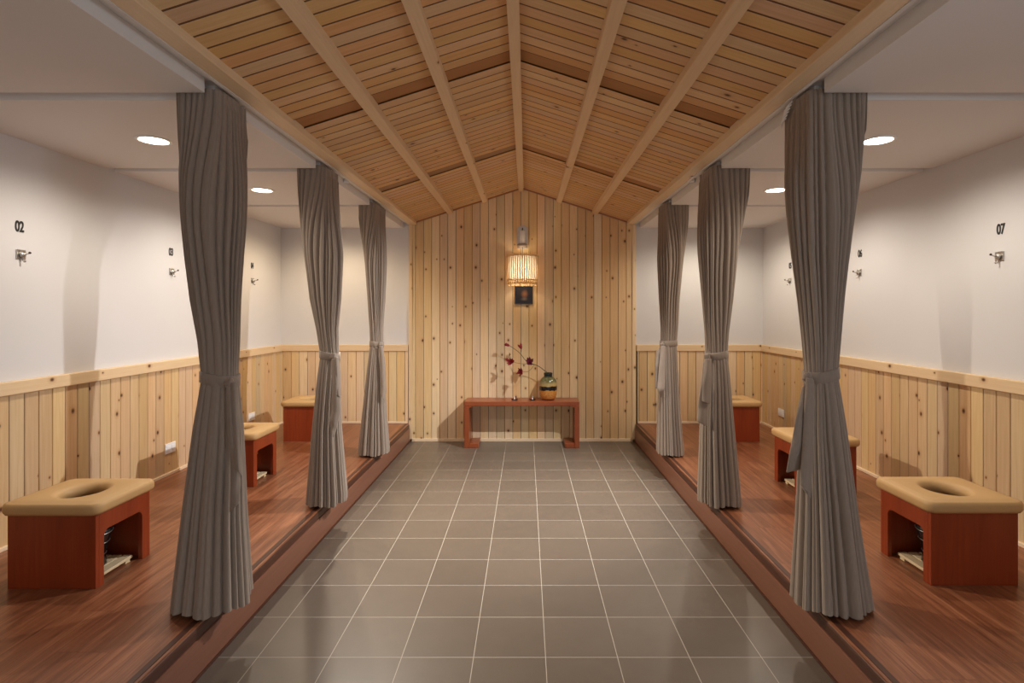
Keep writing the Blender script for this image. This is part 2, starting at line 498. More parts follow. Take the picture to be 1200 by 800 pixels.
# wall behind the camera, with an added tall window for the fill lamp
wf = struct(obj('wall_front', boxes((XL-.1, -.9, YF-.12, YF, -.03, 3.0), (.85, XR+.1, YF-.12, YF, -.03, 3.0), (-.9, .85, YF-.12, YF, 2.25, 3.0), (-.9, .85, YF-.12, YF, -.03, .10)), M['white']))
w1 = struct(obj('added_window_1', boxes((-.9, .85, YF-.07, YF-.03, .10, .16), (-.9, .85, YF-.07, YF-.03, 2.19, 2.25), (-.9, -.84, YF-.07, YF-.03, .16, 2.19), (.79, .85, YF-.07, YF-.03, .16, 2.19), (-.05, 0, YF-.07, YF-.03, .16, 2.19)), M['plastic']))
obj('window_pane', boxes((-.84, -.05, YF-.054, YF-.048, .16, 2.19), (0, .79, YF-.054, YF-.048, .16, 2.19)), M['glass'], w1)  # panes of the added window

# boarded roof in bays, with a recessed darker band between bays
BANDS = [(-.32,-.19), (1.27, 1.40), (2.87, 3.00), (4.48, 4.61)]
segs = []
edges = [YF] + [e for b in BANDS for e in b] + [YB]
bm = bmesh.new(); gb = bmesh.new(); db = bmesh.new()
sl = math.sqrt(1+RS*RS)
for xa, xb in ((XE_L-.09, XM), (XM, XE_R+.09)):
    up = xa < XM - .001
    za = EZ + RS*(xa-XE_L) if up else ZR
    zb = ZR if up else ZR - RS*(xb-XM)
    d = Vector((xb-xa, 0, zb-za)); L = d.length; d.normalize()
    nrm = Vector((d.z, 0, -d.x))
    T = .014
    for i in range(0, len(edges)-1, 2):
        y0, y1 = edges[i], edges[i+1]
        cnt = max(1, round((y1-y0)/.0862)); w = (y1-y0)/cnt
        if i == 0: cnt = int((y1-y0)/.0862)+1; w=.0862; y0 = y1-cnt*w
        for k in range(cnt):
            board(bm, Vector((xa, y0+k*w+.002, za)) - nrm*T, (0,1,0), d, nrm, w-.0110, T, .0012, 0, L)
    # dark strips almost flush with the boards, painting the shade in the gaps
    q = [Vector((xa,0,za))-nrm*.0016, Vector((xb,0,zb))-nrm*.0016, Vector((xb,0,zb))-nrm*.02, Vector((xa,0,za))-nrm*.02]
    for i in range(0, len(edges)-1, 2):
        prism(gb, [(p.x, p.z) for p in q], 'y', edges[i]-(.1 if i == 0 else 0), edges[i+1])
    for b0, b1 in BANDS:
        q = [Vector((xa,0,za))-nrm*.008, Vector((xb,0,zb))-nrm*.008, Vector((xb,0,zb))-nrm*.030, Vector((xa,0,za))-nrm*.030]
        prism(db, [(p.x, p.z) for p in q], 'y', b0-.02, b1+.02)
        for yy in (b0-.012, b1):
            q = [Vector((xa,0,za))-nrm*.002, Vector((xb,0,zb))-nrm*.002, Vector((xb,0,zb))-nrm*.045, Vector((xa,0,za))-nrm*.045]
            prism(db, [(p.x, p.z) for p in q], 'y', yy, yy+.012)
ce = struct(obj('ceiling', bm, M['pine_roof']))
obj('gap_shade_strips', gb, M['roof_shade'], ce)
obj('recess_board', db, M['pine_dark'], ce)

# long roof timbers
def timber(name, xc, w, d, zoff=0):
    bm = bmesh.new()
    zt = roof_z(xc) + .004
    sgn = 0 if abs(xc-XM) < .03 else (RS if xc < XM else -RS)
    q = [(xc-w/2, zt-d - sgn*w/2), (xc+w/2, zt-d + sgn*w/2), (xc+w/2, zt + sgn*w/2+.004), (xc-w/2, zt - sgn*w/2+.004)]
    if sgn == 0: q[2] = (xc+w/2, zt+.0); q[3] = (xc-w/2, zt+.0)
    prism(bm, q, 'y', YF, YB-.002)
    return struct(obj(name, bm, M['pine_beam'], bevel=.003))
timber('trim_5', -.840, .056, .042)
timber('trim_6', -.455, .056, .042)
timber('trim_7', XM-.008, .056, .046)
timber('trim_8', .362, .056, .042)
timber('trim_9', .757, .056, .042)
# eave plates and the white batten beside them
for nm, a, b, c, r in (('trim_10', -1.296, XE_L, -1.314, 1), ('trim_11', XE_R, 1.195, 1.213, -1)):
    tr = struct(obj(nm, boxes((a, b, YF, YB-.002, 2.406, 2.452)), M['pine_beam'], bevel=.004))
    x0, x1 = sorted((a if r > 0 else b, c)); obj('batten', boxes((x0, x1, YF, YB, 2.404, 2.50)), M['ceilwhite'], tr)

# stall ceilings: one panel per stall with curtain slots between, and the box over them
for side, x0, x1 in (('left', XL, PL), ('right', PR, XR)):
    bm = bmesh.new()
    ys = [YF] + [y for s in SLOTS for y in (s, s+.08)] + [YB+.012]
    for i in range(0, len(ys), 2):
        box(bm, x0, x1, ys[i], ys[i+1], ZC, ZC+.062)
    c = struct(obj('ceiling_'+side, bm, M['ceilwhite']))
    bm = bmesh.new()
    if side == 'left': box(bm, XL, -1.30, YF, YB+.012, ZC+.0625, ZC+.10)
    else: box(bm, 1.20, XR, YF, YB+.012, ZC+.0625, ZC+.10)
    obj('slot_cover', bm, M['ceilwhite'], c)
# outer lid keeping daylight out
struct(obj('ceiling_lid', boxes((XL-.12, XR+.12, YF-.12, YB+.12, 3.0, 3.04)), M['groove']))

# ================================================================ DOWNLIGHTS
DY = [(2.968, 0), (4.185, 1), (5.42, 2)]
dl0 = None
for side, X in ((0, -2.018), (1, 1.906)):
    where = 'same side as wall number 02' if side == 0 else 'same side as wall number 07'
    for Y, k in DY:
        if k is not None:
            lab = {(0,0): 'round lit ceiling downlight above the stall numbered 02', (0,1): 'round lit ceiling downlight above the stall numbered 03',
                   (0,2): 'round lit ceiling downlight above the stall numbered 04', (1,0): 'round lit ceiling downlight above the stall numbered 07',
                   (1,1): 'round lit ceiling downlight above the stall numbered 06', (1,2): 'round lit ceiling downlight above the stall numbered 05'}[(side, k)]
        else:
            lab = 'round ceiling downlight behind the viewer, ' + where
        if dl0 is None:
            t = dl0 = thing('ceiling_downlight', lab, 'downlight', (X, Y, ZC), 0, 'downlights in the stall ceilings')
            bm = bmesh.new(); lathe(bm, [(.070,-.001),(.071,-.006),(.084,-.006),(.088,-.003),(.088,.0)], 40, cap=False)
            obj('trim_ring', bm, M['plastic'], t, smooth=True)
            bm = bmesh.new(); lathe(bm, [(.0705,-.001),(.0705,-.0035),(.03,-.0045),(.004,-.0048)], 40)
            obj('lens', bm, M['lens'], t)
        else:
            t = dup(dl0, (X, Y, ZC), lab)
        li = bpy.data.lights.new('downlight_beam', 'SPOT')
        li.energy = 34
        li.color = (1.0,.90,.77) if Y < 4.5 else ((1.0,.78,.50) if side == 0 else (1.0,.88,.70))
        li.spot_size = math.radians(166); li.spot_blend = .65; li.shadow_soft_size = .035
        lo = bpy.data.objects.new('downlight_beam', li); COL.objects.link(lo); lo.location = (X, Y, ZC-.03)

# assumed small unseen spotlights recessed in the curtain gutters, behind the middle curtains
for side, X in ((-1, -1.342), (1, 1.238)):
    t = thing('assumed_gutter_spotlight', 'assumed small round spotlight recessed in the curtain gutter above the number %s side' % ('04' if side < 0 else '05'), 'spotlight', (X, 4.10, 2.405), 0, 'assumed gutter spotlights')
    bm = bmesh.new(); lathe(bm, [(.0205,0),(.021,-.002),(.0235,-.002),(.024,0),(.024,.024),(.001,.024)], 28, cap=False); obj('housing', bm, M['plastic'], t, smooth=True)
    bm = bmesh.new(); lathe(bm, [(.0200,.002),(.0200,.0035)], 28); obj('lens', bm, M['plastic'], t)
    li = bpy.data.lights.new('assumed_gutter_beam', 'SPOT'); li.energy = 400 if side > 0 else 290; li.color = (.95,.95,.96) if side > 0 else (1.0,.90,.77)  # beam of the assumed spotlight, casting the cross shadows
    li.spot_size = math.radians(98 if side > 0 else 92); li.spot_blend = .85; li.shadow_soft_size = .020
    lo = bpy.data.objects.new('assumed_gutter_beam', li); COL.objects.link(lo); lo.location = (X, 4.10, 2.362); lo.rotation_euler = Vector((-side, .10 if side > 0 else -.45, -1.15 if side > 0 else -1.35)).to_track_quat('-Z', 'Y').to_euler()

# added neutral fill lamp at the unseen window behind the viewer
la = bpy.data.lights.new('window_fill', 'AREA'); la.shape = 'RECTANGLE'; la.size = 1.6; la.size_y = 2.0
la.energy = 15; la.color = (.98,.96,.93)
lo = bpy.data.objects.new('window_fill', la); COL.objects.link(lo); lo.location = (-.03, YF+.01, 1.18)
lo.rotation_euler = (PI/2, 0, 0)      # faces +Y
la = bpy.data.lights.new('assumed_side_daylight', 'AREA'); la.shape = 'RECTANGLE'; la.size = .6; la.size_y = 1.1  # assumed cool lamp standing in for daylight at an unseen side window
la.energy = 24; la.color = (.66,.83,1.0)
lo = bpy.data.objects.new('assumed_side_daylight', la); COL.objects.link(lo); lo.location = (XR-.02, -.30, 1.62)
lo.rotation_euler = (0, PI/2, 0)
lo.rotation_euler = (PI/2, 0, PI/2)   # faces -X
w2 = struct(obj('assumed_window_2', boxes((XR-.012, XR+.01, -.66, -.60, 1.0, 2.24), (XR-.012, XR+.01, 0.0, .06, 1.0, 2.24), (XR-.012, XR+.01, -.60, 0, 1.0, 1.06), (XR-.012, XR+.01, -.60, 0, 2.18, 2.24)), M['plastic']))  # frame of the assumed side window, out of view
obj('window_pane', boxes((XR-.004, XR+.0, -.60, 0, 1.06, 2.18)), M['glass'], w2)  # pane of the assumed side window

# ================================================================ CURTAINS
def lerp_keys(keys, z):
    if z >= keys[0][0]: return keys[0][1:]
    for (z0, *a), (z1, *b) in zip(keys, keys[1:]):
        if z1 <= z <= z0:
            t = (z0-z)/(z0-z1)
            return [p+(q-p)*t for p, q in zip(a, b)]
    return keys[-1][1:]
def sstep(a, b, x):
    t = min(1, max(0, (x-a)/(b-a))); return t*t*(3-2*t)

def curtain(label, side, Ys, rows, ytie, xc, xA, lenB, tails, seed, knot, tilt):
    """side -1 left / +1 right. rows: (py, px_left, px_right) silhouette read at depth."""
    R = random.Random(seed)
    Yc = Ys + .05
    keys = []
    for py, a, b in rows:
        z = PZ(py, Yc)
        xa, xb = PX(a, Yc), PX(b, Yc)
        if side > 0: xa, xb = -xb, -xa
        keys.append((z, xa, xb))
    ztie = PZ(ytie, Yc)
    zhem = PH + .016; ztop = 2.398
    def dims(z):
        xa, xb = lerp_keys(keys, z)
        if z > ztie:
            t = sstep(ztie, ztie+.75, z); ry = .058 + t*.034; cy = Ys + .05 + .02*t
        else:
            t = (ztie-z)/(ztie-zhem); ry = .058 + .085*t**.8; cy = Ys + .05 - .055*t
        return xa, xb, ry, cy
    tie_r = dims(ztie)
    # top plan: an L of cloth hung in the two tracks
    def ltop(s, half):
        A = Vector((xA, Ys+.040)); C = Vector((xc, Ys+.040)); B = Vector((xc, Ys+.040+lenB))
        la = (C-A).length; lb = (B-C).length; L = la+lb
        if s < .5: d = s/.5*L; sg = -1
        else: d = (1-s)/.5*L; sg = 1
        r = .05
        if d < la - r: p = A + (C-A)*(d/la); n = Vector((0, -1))
        elif d > la + r: p = C + (B-C)*((d-la)/lb); n = Vector((1, 0))
        else:
            t = (d-(la-r))/(2*r); an = -PI/2 + t*PI/2
            q0 = C - (C-A).normalized()*r; q1 = C + (B-C).normalized()*r
            p = q0*(1-t)**2 + C*2*t*(1-t) + q1*t*t; n = Vector((math.cos(an), math.sin(an)))
        n = n*(1 if sg < 0 else -1)
        e = min(s, abs(s-.5), 1-s)/.04
        return p + n*half*min(1, max(e, 0))**.5, n
    def ell(s, xa, xb, ry, cy):
        an = math.radians(170 + (s/.5)*240) if s < .5 else math.radians(410 + (s-.5)/.5*120)
        cx, rx = (xa+xb)/2, (xb-xa)/2
        c_, s_ = math.cos(an), math.sin(an)
        sq = lambda v: math.copysign(abs(v)**.86, v)
        return Vector((cx+rx*sq(c_), cy+ry*sq(s_))), Vector((c_/max(rx,.01), s_/max(ry,.01))).normalized()
    NF = 31
    dep = [R.uniform(.45, 1.0) for _ in range(NF)]
    cuts = [0]
    for i in range(NF): cuts.append(cuts[-1] + R.uniform(.6, 1.5))
    cuts = [c/cuts[-1] for c in cuts]
    ph = [R.uniform(0, 6.28) for _ in range(6)]
    sh = [R.random()**2 for _ in range(NF)]
    dep2 = [R.uniform(.1, .8) for _ in range(NF)]
    def fold(s, z):
        s2 = s + .008*math.sin(z*2.7+ph[0]+s*9) * (1 if z > ztie else .4) + .005*math.sin(z*6.1+ph[1]+s*21)*(1 if z > ztie else .2)
        s2 %= 1.0
        for i in range(NF):
            if cuts[i] <= s2 <= cuts[i+1]: break
        t = (s2-cuts[i])/(cuts[i+1]-cuts[i])
        a = abs(math.sin(PI*t))**.62
        v = 1 - dep[i]*(1-a) - sh[i]*.55
        v -= .30*dep2[i]*math.exp(-((t-.5)/.10)**2) * (0.5+.5*math.sin(z*3.1+ph[2]+i))
        return v
    NS, NZ = 460, 110
    zs = [zhem + (ztop-zhem)*((k/NZ)) for k in range(NZ+1)]
    bm = bmesh.new(); grid = []
    for z in zs:
        xa, xb, ry, cy = dims(z)
        w = sstep(1.78, 2.39, z)
        if z > ztie: A = .010 + .024*sstep(ztie, ztie+.5, z)
        else: A = .010 + .030*sstep(0, .75, ztie-z)
        A *= (1 - .45*w)
        pinch = math.exp(-((z-ztie)/.05)**2)
        row = []
        for k in range(NS):
            s = k/NS
            p, n = ell(s, xa, xb, ry, cy)
            if w > 0:
                q, m = ltop(s, .026)
                p = p.lerp(q, w); n = n.lerp(m, w)
                if n.length > 1e-4: n.normalize()
            f = fold(s, z)
            p = p + n*A*(f-1)*(1-.25*pinch) 
            hem = 0
            if z < zhem+.001: hem = .006*math.sin(s*40+ph[3])
            x, y = p.x, p.y
            if z > ZC-.012:      # squeezed into its track above the ceiling line
                y = min(y, Ys+.074) if x < xc-.022 else y
                y = max(y, Ys+.006) if x < xc-.022 else y
                x = min(max(x, xA-.03), xc+.018)
                if y > Ys+.078: x = max(x, xc-.018)
            row.append(bm.verts.new((x if side < 0 else -x, y, z+hem)))
        grid.append(row)
    for a, b in zip(grid, grid[1:]):
        for k in range(NS):
            bm.faces.new((a[k], a[(k+1) % NS], b[(k+1) % NS], b[k]))
    root = thing('curtain', label, 'curtain', (0,0,0), 0, 'tied-back stall curtains')
    o = obj('drape', bm, M['fabric'], root, smooth=True)
    # tie band
    xa, xb, ry, cy = tie_r
    bm = bmesh.new(); n = 72; rings = [[], [], [], []]
    for k in range(n):
        s = k/n; p, nn = ell(s, xa, xb, ry, cy)
        zt = ztie - tilt*((p.x-(xa+xb)/2)/((xb-xa)/2)) - .012*math.cos(s*2*PI*1.0)
        for j, (off, dz) in enumerate(((-.002,-.024), (.002,-.021), (.002,.021), (-.002,.024))):
            wv = .0015*math.sin(k*1.3+j)
            q = p + nn*(off+wv)
            rings[j].append(bm.verts.new((q.x if side < 0 else -q.x, q.y, zt+dz)))
    for j in range(3):
        for k in range(n):
            bm.faces.new((rings[j][k], rings[j][(k+1) % n], rings[j+1][(k+1) % n], rings[j+1][k]))
    tb = obj('tieback', bm, M['fabric'], root, smooth=True)
    md = tb.modifiers.new('thick', 'SOLIDIFY'); md.thickness = .003; md.offset = 1
    # tails
    def surf_y(px, py):
        """front of the cloth under an image column, in world Y"""
        Y = Yc - .06
        for _ in range(4):
            z = PZ(py, Y); x = PX(px, Y); x = x if side < 0 else -x
            xa, xb, ry, cy = dims(z); cxx, rx = (xa+xb)/2, (xb-xa)/2
            t = min(1, abs(x-cxx)/rx)
            Y = cy - ry*(max(0, 1-t**2.3))**.5 
        return Y
    for ti, rws in enumerate(tails):
        bm = bmesh.new(); f, b = [], []
        # resample
        rr = []
        for (l0, r0), (l1, r1) in zip(rws, rws[1:]):
            for j in range(6):
                t = j/6; rr.append(((l0[0]+(l1[0]-l0[0])*t, l0[1]+(l1[1]-l0[1])*t), (r0[0]+(r1[0]-r0[0])*t, r0[1]+(r1[1]-r0[1])*t)))
        rr.append(rws[-1])
        NC = 6
        for i, (l, r) in enumerate(rr):
            rowf = []
            yc = min(surf_y((l[0]+r[0])/2, (l[1]+r[1])/2), surf_y(l[0], l[1]), surf_y(r[0], r[1])) - .020 - .010*ti
            for c in range(NC+1):
                t = c/NC; px = l[0]+(r[0]-l[0])*t; py = l[1]+(r[1]-l[1])*t
                Y = yc - .008*math.sin(PI*t*1.0+.4) + .003*math.sin(i*.6+t*3+ti) + (.012*abs(t-.5) )
                rowf.append(bm.verts.new((PX(px, Y), Y, PZ(py, Y))))
            f.append(rowf)
        for a, b_ in zip(f, f[1:]):
            for c in range(NC): bm.faces.new((a[c], a[c+1], b_[c+1], b_[c]))
        tl = obj('tieback_tail', bm, M['fabric'], root, smooth=True)
        md = tl.modifiers.new('thick', 'SOLIDIFY'); md.thickness = .004; md.offset = 0
        sb = tl.modifiers.new('sub', 'SUBSURF'); sb.levels = 1; sb.render_levels = 1
    # knot
    bm = bmesh.new(); Y = surf_y(*knot) - .012
    bmesh.ops.create_icosphere(bm, subdivisions=3, radius=1)
    kr = 5.0 if Ys < 3 else (3.3 if Ys < 4 else 2.6)
    for v in bm.verts:
        c = v.co
        c *= 1 + .12*math.sin(c.x*5+ph[4]) + .10*math.sin(c.z*7+ph[5])
        v.co = Vector((PX(knot[0], Y) + c.x*.021, Y + c.y*.016, PZ(knot[1], Y) + c.z*.024))
    obj('tieback_knot', bm, M['fabric'], root, smooth=True)
    return root

def R2(*rows): return [((a, y0), (b, y1)) for a, y0, b, y1 in rows]
curtain('tied grey curtain hanging beside the wall number 03, largest on that side', -1, 2.325,
        [(109,204,290),(200,205,289),(300,216,283),(350,223,281),(400,233,280),(443,238,278),(470,235,281),(500,231,285),(600,222,292),(701,214,302)],
        443, -1.338, -1.51, .235,
        [R2((265,452,273,452),(267,500,275,500),(270,545,281,545),(270,565,282,565),(269,602,281,588)),
         R2((269,448,278,447),(272,480,280,480),(274,520,281,520),(276,548,284,560))], 11, (270,450), .022)
curtain('tied grey curtain halfway along the side of wall number 04, stool corner behind it', -1, 3.55,
        [(198,347,399),(250,349,400),(300,354,401),(350,361,399),(385,370,396),(416,376,397),(440,373,399),(500,368,401),(575,363,409)],
        416, -1.338, -1.50, .28,
        [R2((388,420,395,420),(389,450,398,450),(388,480,399,482),(386,492,395,500),(387,498,391,514)),
         R2((391,418,396,418),(392,440,398,440),(393,462,399,466))], 23, (391,418), .02)
curtain('tied grey curtain closest to the boarded back wall, on the wall number 04 side', -1, 4.772,
        [(241,419,455),(300,426,453),(350,430,451),(385,433,449),(403,434,449),(430,431,450),(480,426,454),(522,422,458)],
        403, -1.338, -1.475, .33,
        [R2((444,405,449,405),(445,430,452,430),(446,452,453,458),(446,462,451,471))], 37, (446,404), .015)
curtain('tied grey curtain closest to the boarded back wall, on the wall number 05 side', 1, 4.772,
        [(240,770,808),(300,770,803),(350,772,798),(385,774,795),(402,774,793),(430,772,794),(480,769,797),(522,767,800)],
        402, -1.238, -1.43, .27,
        [R2((769,412,774,406),(768,430,774,430),(768,448,774,450),(768,455,773,455)),
         R2((774,405,780,405),(772,430,780,430),(770,454,779,456),(771,460,775,466))], 41, (776,404), .015)
curtain('tied grey curtain halfway along the side of wall number 05', 1, 3.55,
        [(198,815,878),(250,815,872),(300,819,866),(350,823,860),(390,826,854),(416,827,852),(440,825,854),(500,819,858),(575,815,863)],
        416, -1.238, -1.47, .30,
        [R2((824,424,831,420),(821,450,833,450),(818,475,830,478),(817,494,829,500)),
         R2((826,420,834,420),(824,445,835,445),(822,470,832,474))], 53, (829,418), .02)
c6 = curtain('tied grey curtain hanging beside the wall number 06, largest on that side', 1, 2.325,
        [(106,918,1019),(150,917,1015),(200,919,1012),(300,930,998),(350,936,991),(400,941,985),(439,944,980),(470,941,984),(500,937,988),(600,930,999),(701,921,1012)],
        439, -1.238, -1.47, .25,
        [R2((940,453,948,448),(934,480,947,480),(929,510,943,510),(925,530,941,535),(921,554,938,550)),
         R2((944,442,954,444),(942,480,954,480),(940,520,953,520),(938,550,952,552),(937,567,951,572),(944,576,950,585))], 67, (946,443), .022)

bm = bmesh.new()
for k in range(6):
    z = 2.388 - .011*k
    tube(bm, smooth_path([(1.200, 2.47+.012*k, z), (1.194, 2.51+.010*k, z-.012), (1.200, 2.55+.006*k, z-.030)], 4), .0034, 6)
obj('heading_tape', bm, M['plastic'], c6, smooth=True)['label'] = 'white gathered heading tape'

# ================================================================ STEAM STOOLS
def rbox_poly(x0, x1, y0, y1, r, n=6):
    out = []
    for cx, cy, a0 in ((x1-r, y1-r, 0), (x0+r, y1-r, 90), (x0+r, y0+r, 180), (x1-r, y0+r, 270)):
        for k in range(n+1):
            a = math.radians(a0 + 90*k/n); out.append((cx+r*math.cos(a), cy+r*math.sin(a)))
    return out

def stool(label, loc, mirror=1):
    """origin: centre of the foot; opening towards +x*mirror"""
    W, D, HB = .395, .352, .332
    t = thing('steam_stool', label, 'stool', loc, 0, 'padded steam stools in the stalls')
    hw, hd = W/2, D/2
    T = .020
    obj('end_panel', boxes((-hw, hw, -hd, -hd+T, 0, HB)), M['stool_end'], t, bevel=.002)
    obj('end_panel', boxes((-hw, hw, hd-T, hd, 0, HB)), M['stool_end'], t, bevel=.002)
    def arch(x0, x1, y0, y1, top, r=.03):
        """side sheet with a round-cornered opening, as quads"""
        bm = bmesh.new()
        out = [(-hd+T, 0), (y0, 0)]
        arc = [(y0, top-r)] + [(y0 + r - r*math.cos(a), top - r + r*math.sin(a)) for a in [PI/2*k/6 for k in range(1, 7)]]
        arc2 = [(y1 - r + r*math.sin(a), top - r + r*math.cos(a)) for a in [PI/2*k/6 for k in range(0, 7)]]
        out += arc + arc2 + [(y1, 0), (hd-T, 0), (hd-T, HB), (-hd+T, HB)]
        prism(bm, out, 'x', x0, x1)
        bm.normal_update()
        bmesh.ops.triangulate(bm, faces=[f for f in bm.faces if len(f.verts) > 4])
        return bm
    xo = (hw-T, hw) if mirror > 0 else (-hw, -hw+T)
    obj('arched_side_panel', arch(xo[0], xo[1], -hd+.048, hd-.055, .245), M['stool_side'], t)
    xi = (-hw, -hw+T) if mirror > 0 else (hw-T, hw)
    obj('side_panel', boxes((xi[0], xi[1], -hd+T, hd-T, 0, HB)), M['stool_side'], t)
    # cushion: rounded slab with an oval hole
    cw, cd, z0, z1 = hw+.024, hd+.024, HB+.001, HB+.056
    n = 64; rx, ry = .088, .098
    def outer(a, ins):
        # rounded rectangle in polar form
        ex = 16.0
        c, s = math.cos(a), math.sin(a)
        k = (abs(c/(cw-ins))**ex + abs(s/(cd-ins))**ex)**(-1/ex)
        return c*k, s*k
    prof = [('o', .006, z0), ('o', .0, z0+.012), ('o', 0, z0+.034), ('o', .005, z0+.048), ('o', .014, z1-.006), ('o', .028, z1-.001), ('o', .05, z1),
            ('h', .030, z1), ('h', .016, z1-.004), ('h', .006, z1-.012), ('h', .0, z1-.026), ('h', 0, z0)]
    bm = bmesh.new(); rings = []
    for kind, d, z in prof:
        ring = []
        for k in range(n):
            a = 2*PI*k/n
            if kind == 'o': x, y = outer(a, d)
            else: x, y = (rx+d)*math.cos(a), (ry+d)*math.sin(a)
            ring.append(bm.verts.new((x, y, z)))
        rings.append(ring)
    rings.append(rings[0])
    for a, b in zip(rings, rings[1:]):
        for k in range(n): bm.faces.new((a[k], a[(k+1) % n], b[(k+1) % n], b[k]))
    obj('cushion', bm, M['leather'], t, smooth=True)
    # sub-top under the cushion with the same hole
    bm = bmesh.new(); rings = []
    for (px_, z) in ((0, HB-.018), (0, HB), (1, HB), (1, HB-.018)):
        ring = []
        for k in range(n):
            a = 2*PI*k/n
            if px_ == 0:
                c, s = math.cos(a), math.sin(a); q = min((hw-T-.001)/max(abs(c),1e-6), (hd-T-.001)/max(abs(s),1e-6)); x, y = c*q, s*q
            else: x, y = (rx+.004)*math.cos(a), (ry+.004)*math.sin(a)
            ring.append(bm.verts.new((x, y, z)))
        rings.append(ring)
    rings.append(rings[0])
    for a, b in zip(rings, rings[1:]):
        for k in range(n): bm.faces.new((a[k], a[(k+1) % n], b[(k+1) % n], b[k]))
    obj('seat_board', bm, M['stool_side'], t)
    return t

LXC, RXC = -2.123, 2.030
stools = [
    (-1, LXC, 2.626, 'steam stool in the stall of wall number 02, red box with tan holed cushion', '02'),
    (-1, LXC, 4.046, 'steam stool with tan cushion showing between the two larger curtains near number 03', '03'),
    (-1, LXC, 5.410, 'steam stool in the corner stall of wall number 04, plain red end', '04'),
    (1, RXC, 2.656, 'steam stool in the stall of wall number 07, red box with tan holed cushion', '07'),
    (1, RXC, 3.870, 'steam stool partly behind the curtain beside wall number 06', '06'),
    (1, RXC, 5.402, 'steam stool in the corner stall of wall number 05, plain red end', '05')]
pal0 = {}; pot0 = None
def make_pallet(label, loc):
    t = thing('slatted_mat', label, 'mat', loc, 0, 'slatted mats inside the stools')
    obj('runner', boxes((-.15, .155, -.10, -.07, 0, .012)), M['pallet'], t)
    obj('runner', boxes((-.15, .155, .07, .10, 0, .012)), M['pallet'], t)
    for k in range(6):
        x = -.15 + k*.052
        o = obj('slat', boxes((x, x+.045, -.118, .118, .012, .026)), M['pallet'], t, bevel=.002)
    return t
def make_pot(label, loc):
    t = thing('steam_pot', label, 'pot', loc, 0, 'black steam pots inside the stools')
    bm = bmesh.new(); lathe(bm, [(.060,0),(.068,.01),(.062,.05),(.072,.10),(.088,.15),(.092,.19),(.084,.19),(.080,.15),(.05,.02)], 40)
    obj('pot', bm, M['black'], t, smooth=True)
    for z, r in ((.060,.0655),(.118,.079),(.165,.0925)):
        bm = bmesh.new(); lathe(bm, [(r-.002,z-.0018),(r+.0018,z),(r-.002,z+.0018)], 40, cap=False)
        obj('band', bm, M['steel'], t, smooth=True)
    return t
mat0 = None
for sd, x, y, lab, num in stools:
    stool(lab, (x, y, PH), 1 if sd < 0 else -1)
    dx = .0 if sd < 0 else -.003; px_off = -sd*.048
    if num in ('02', '03', '07', '06'):
        ml = 'pale slatted wooden mat inside the stool of stall %s' % {'02':'two, by wall number 02','03':'three, by wall number 03','07':'seven, by wall number 07','06':'six, by wall number 06'}[num]
        pl = 'black steam pot with thin metal bands inside the stool of stall %s' % {'02':'two','03':'three','07':'seven','06':'six'}[num]
        if mat0 is None:
            mat0 = make_pallet(ml, (x+dx, y-.005, PH)); pot0 = make_pot(pl, (x+dx+px_off, y-.025, PH+.0262))
        else:
            dup(mat0, (x+dx, y-.005, PH), ml); dup(pot0, (x+dx+px_off, y-.025, PH+.0262), pl)

# ================================================================ WALL NUMBERS, HOOKS, SOCKETS
def number(txt, side, Yc, label):
    cu = bpy.data.curves.new('number', 'FONT'); cu.body = txt; cu.size = .080; cu.extrude = .0012
    cu.align_x = 'CENTER'; cu.align_y = 'CENTER'; cu.space_character = .95; cu.offset = .0022
    tmp = bpy.data.objects.new('tmp', cu); COL.objects.link(tmp)
    bpy.context.view_layer.update()
    me = bpy.data.meshes.new_from_object(tmp.evaluated_get(bpy.context.evaluated_depsgraph_get()))
    bpy.data.objects.remove(tmp)
    me.materials.clear()
    o = link(me, 'wall_number', M['blacknum'])
    o.scale = (.68, 1, 1)
    o.rotation_euler = (PI/2, 0, PI/2 if side < 0 else -PI/2)
    o.location = (XL+.0016 if side < 0 else XR-.0016, Yc, 1.895)
    return tag(o, label, 'number', 'stall numbers on the walls')
def hook(side, Yc, label):
    """square plate with a peg; modelled for the left wall, turned for the right"""
    t = thing('wall_hook', label, 'hook', (XL if side < 0 else XR, Yc, 1.748), 0 if side < 0 else PI, 'hooks under the wall numbers')
    obj('plate', boxes((0, .006, -.028, .028, -.026, .026)), M['steel'], t, bevel=.002)
    bm = bmesh.new(); lathe(bm, [(.016,0),(.016,.012),(.012,.016)], 24)
    bmesh.ops.rotate(bm, verts=bm.verts, cent=(0,0,0), matrix=Matrix.Rotation(PI/2, 3, 'Y'))
    bmesh.ops.translate(bm, verts=bm.verts, vec=(.006, 0, -.002)); obj('boss', bm, M['steel'], t, smooth=True)
    bm = bmesh.new(); tube(bm, smooth_path([(.012,0,0),(.03,0,.0),(.042,0,.003),(.050,0,.008)]), .0034, 10); obj('peg', bm, M['steel'], t, smooth=True)
    bm = bmesh.new(); bmesh.ops.create_icosphere(bm, subdivisions=2, radius=.0065); bmesh.ops.translate(bm, verts=bm.verts, vec=(.052,0,.009)); obj('knob', bm, M['bronze'], t, smooth=True)
    bm = bmesh.new(); tube(bm, smooth_path([(.012,0,-.012),(.014,0,-.03),(.022,0,-.040),(.030,0,-.034)]), .0040, 10); obj('lower_prong', bm, M['steel'], t, smooth=True)
    return t
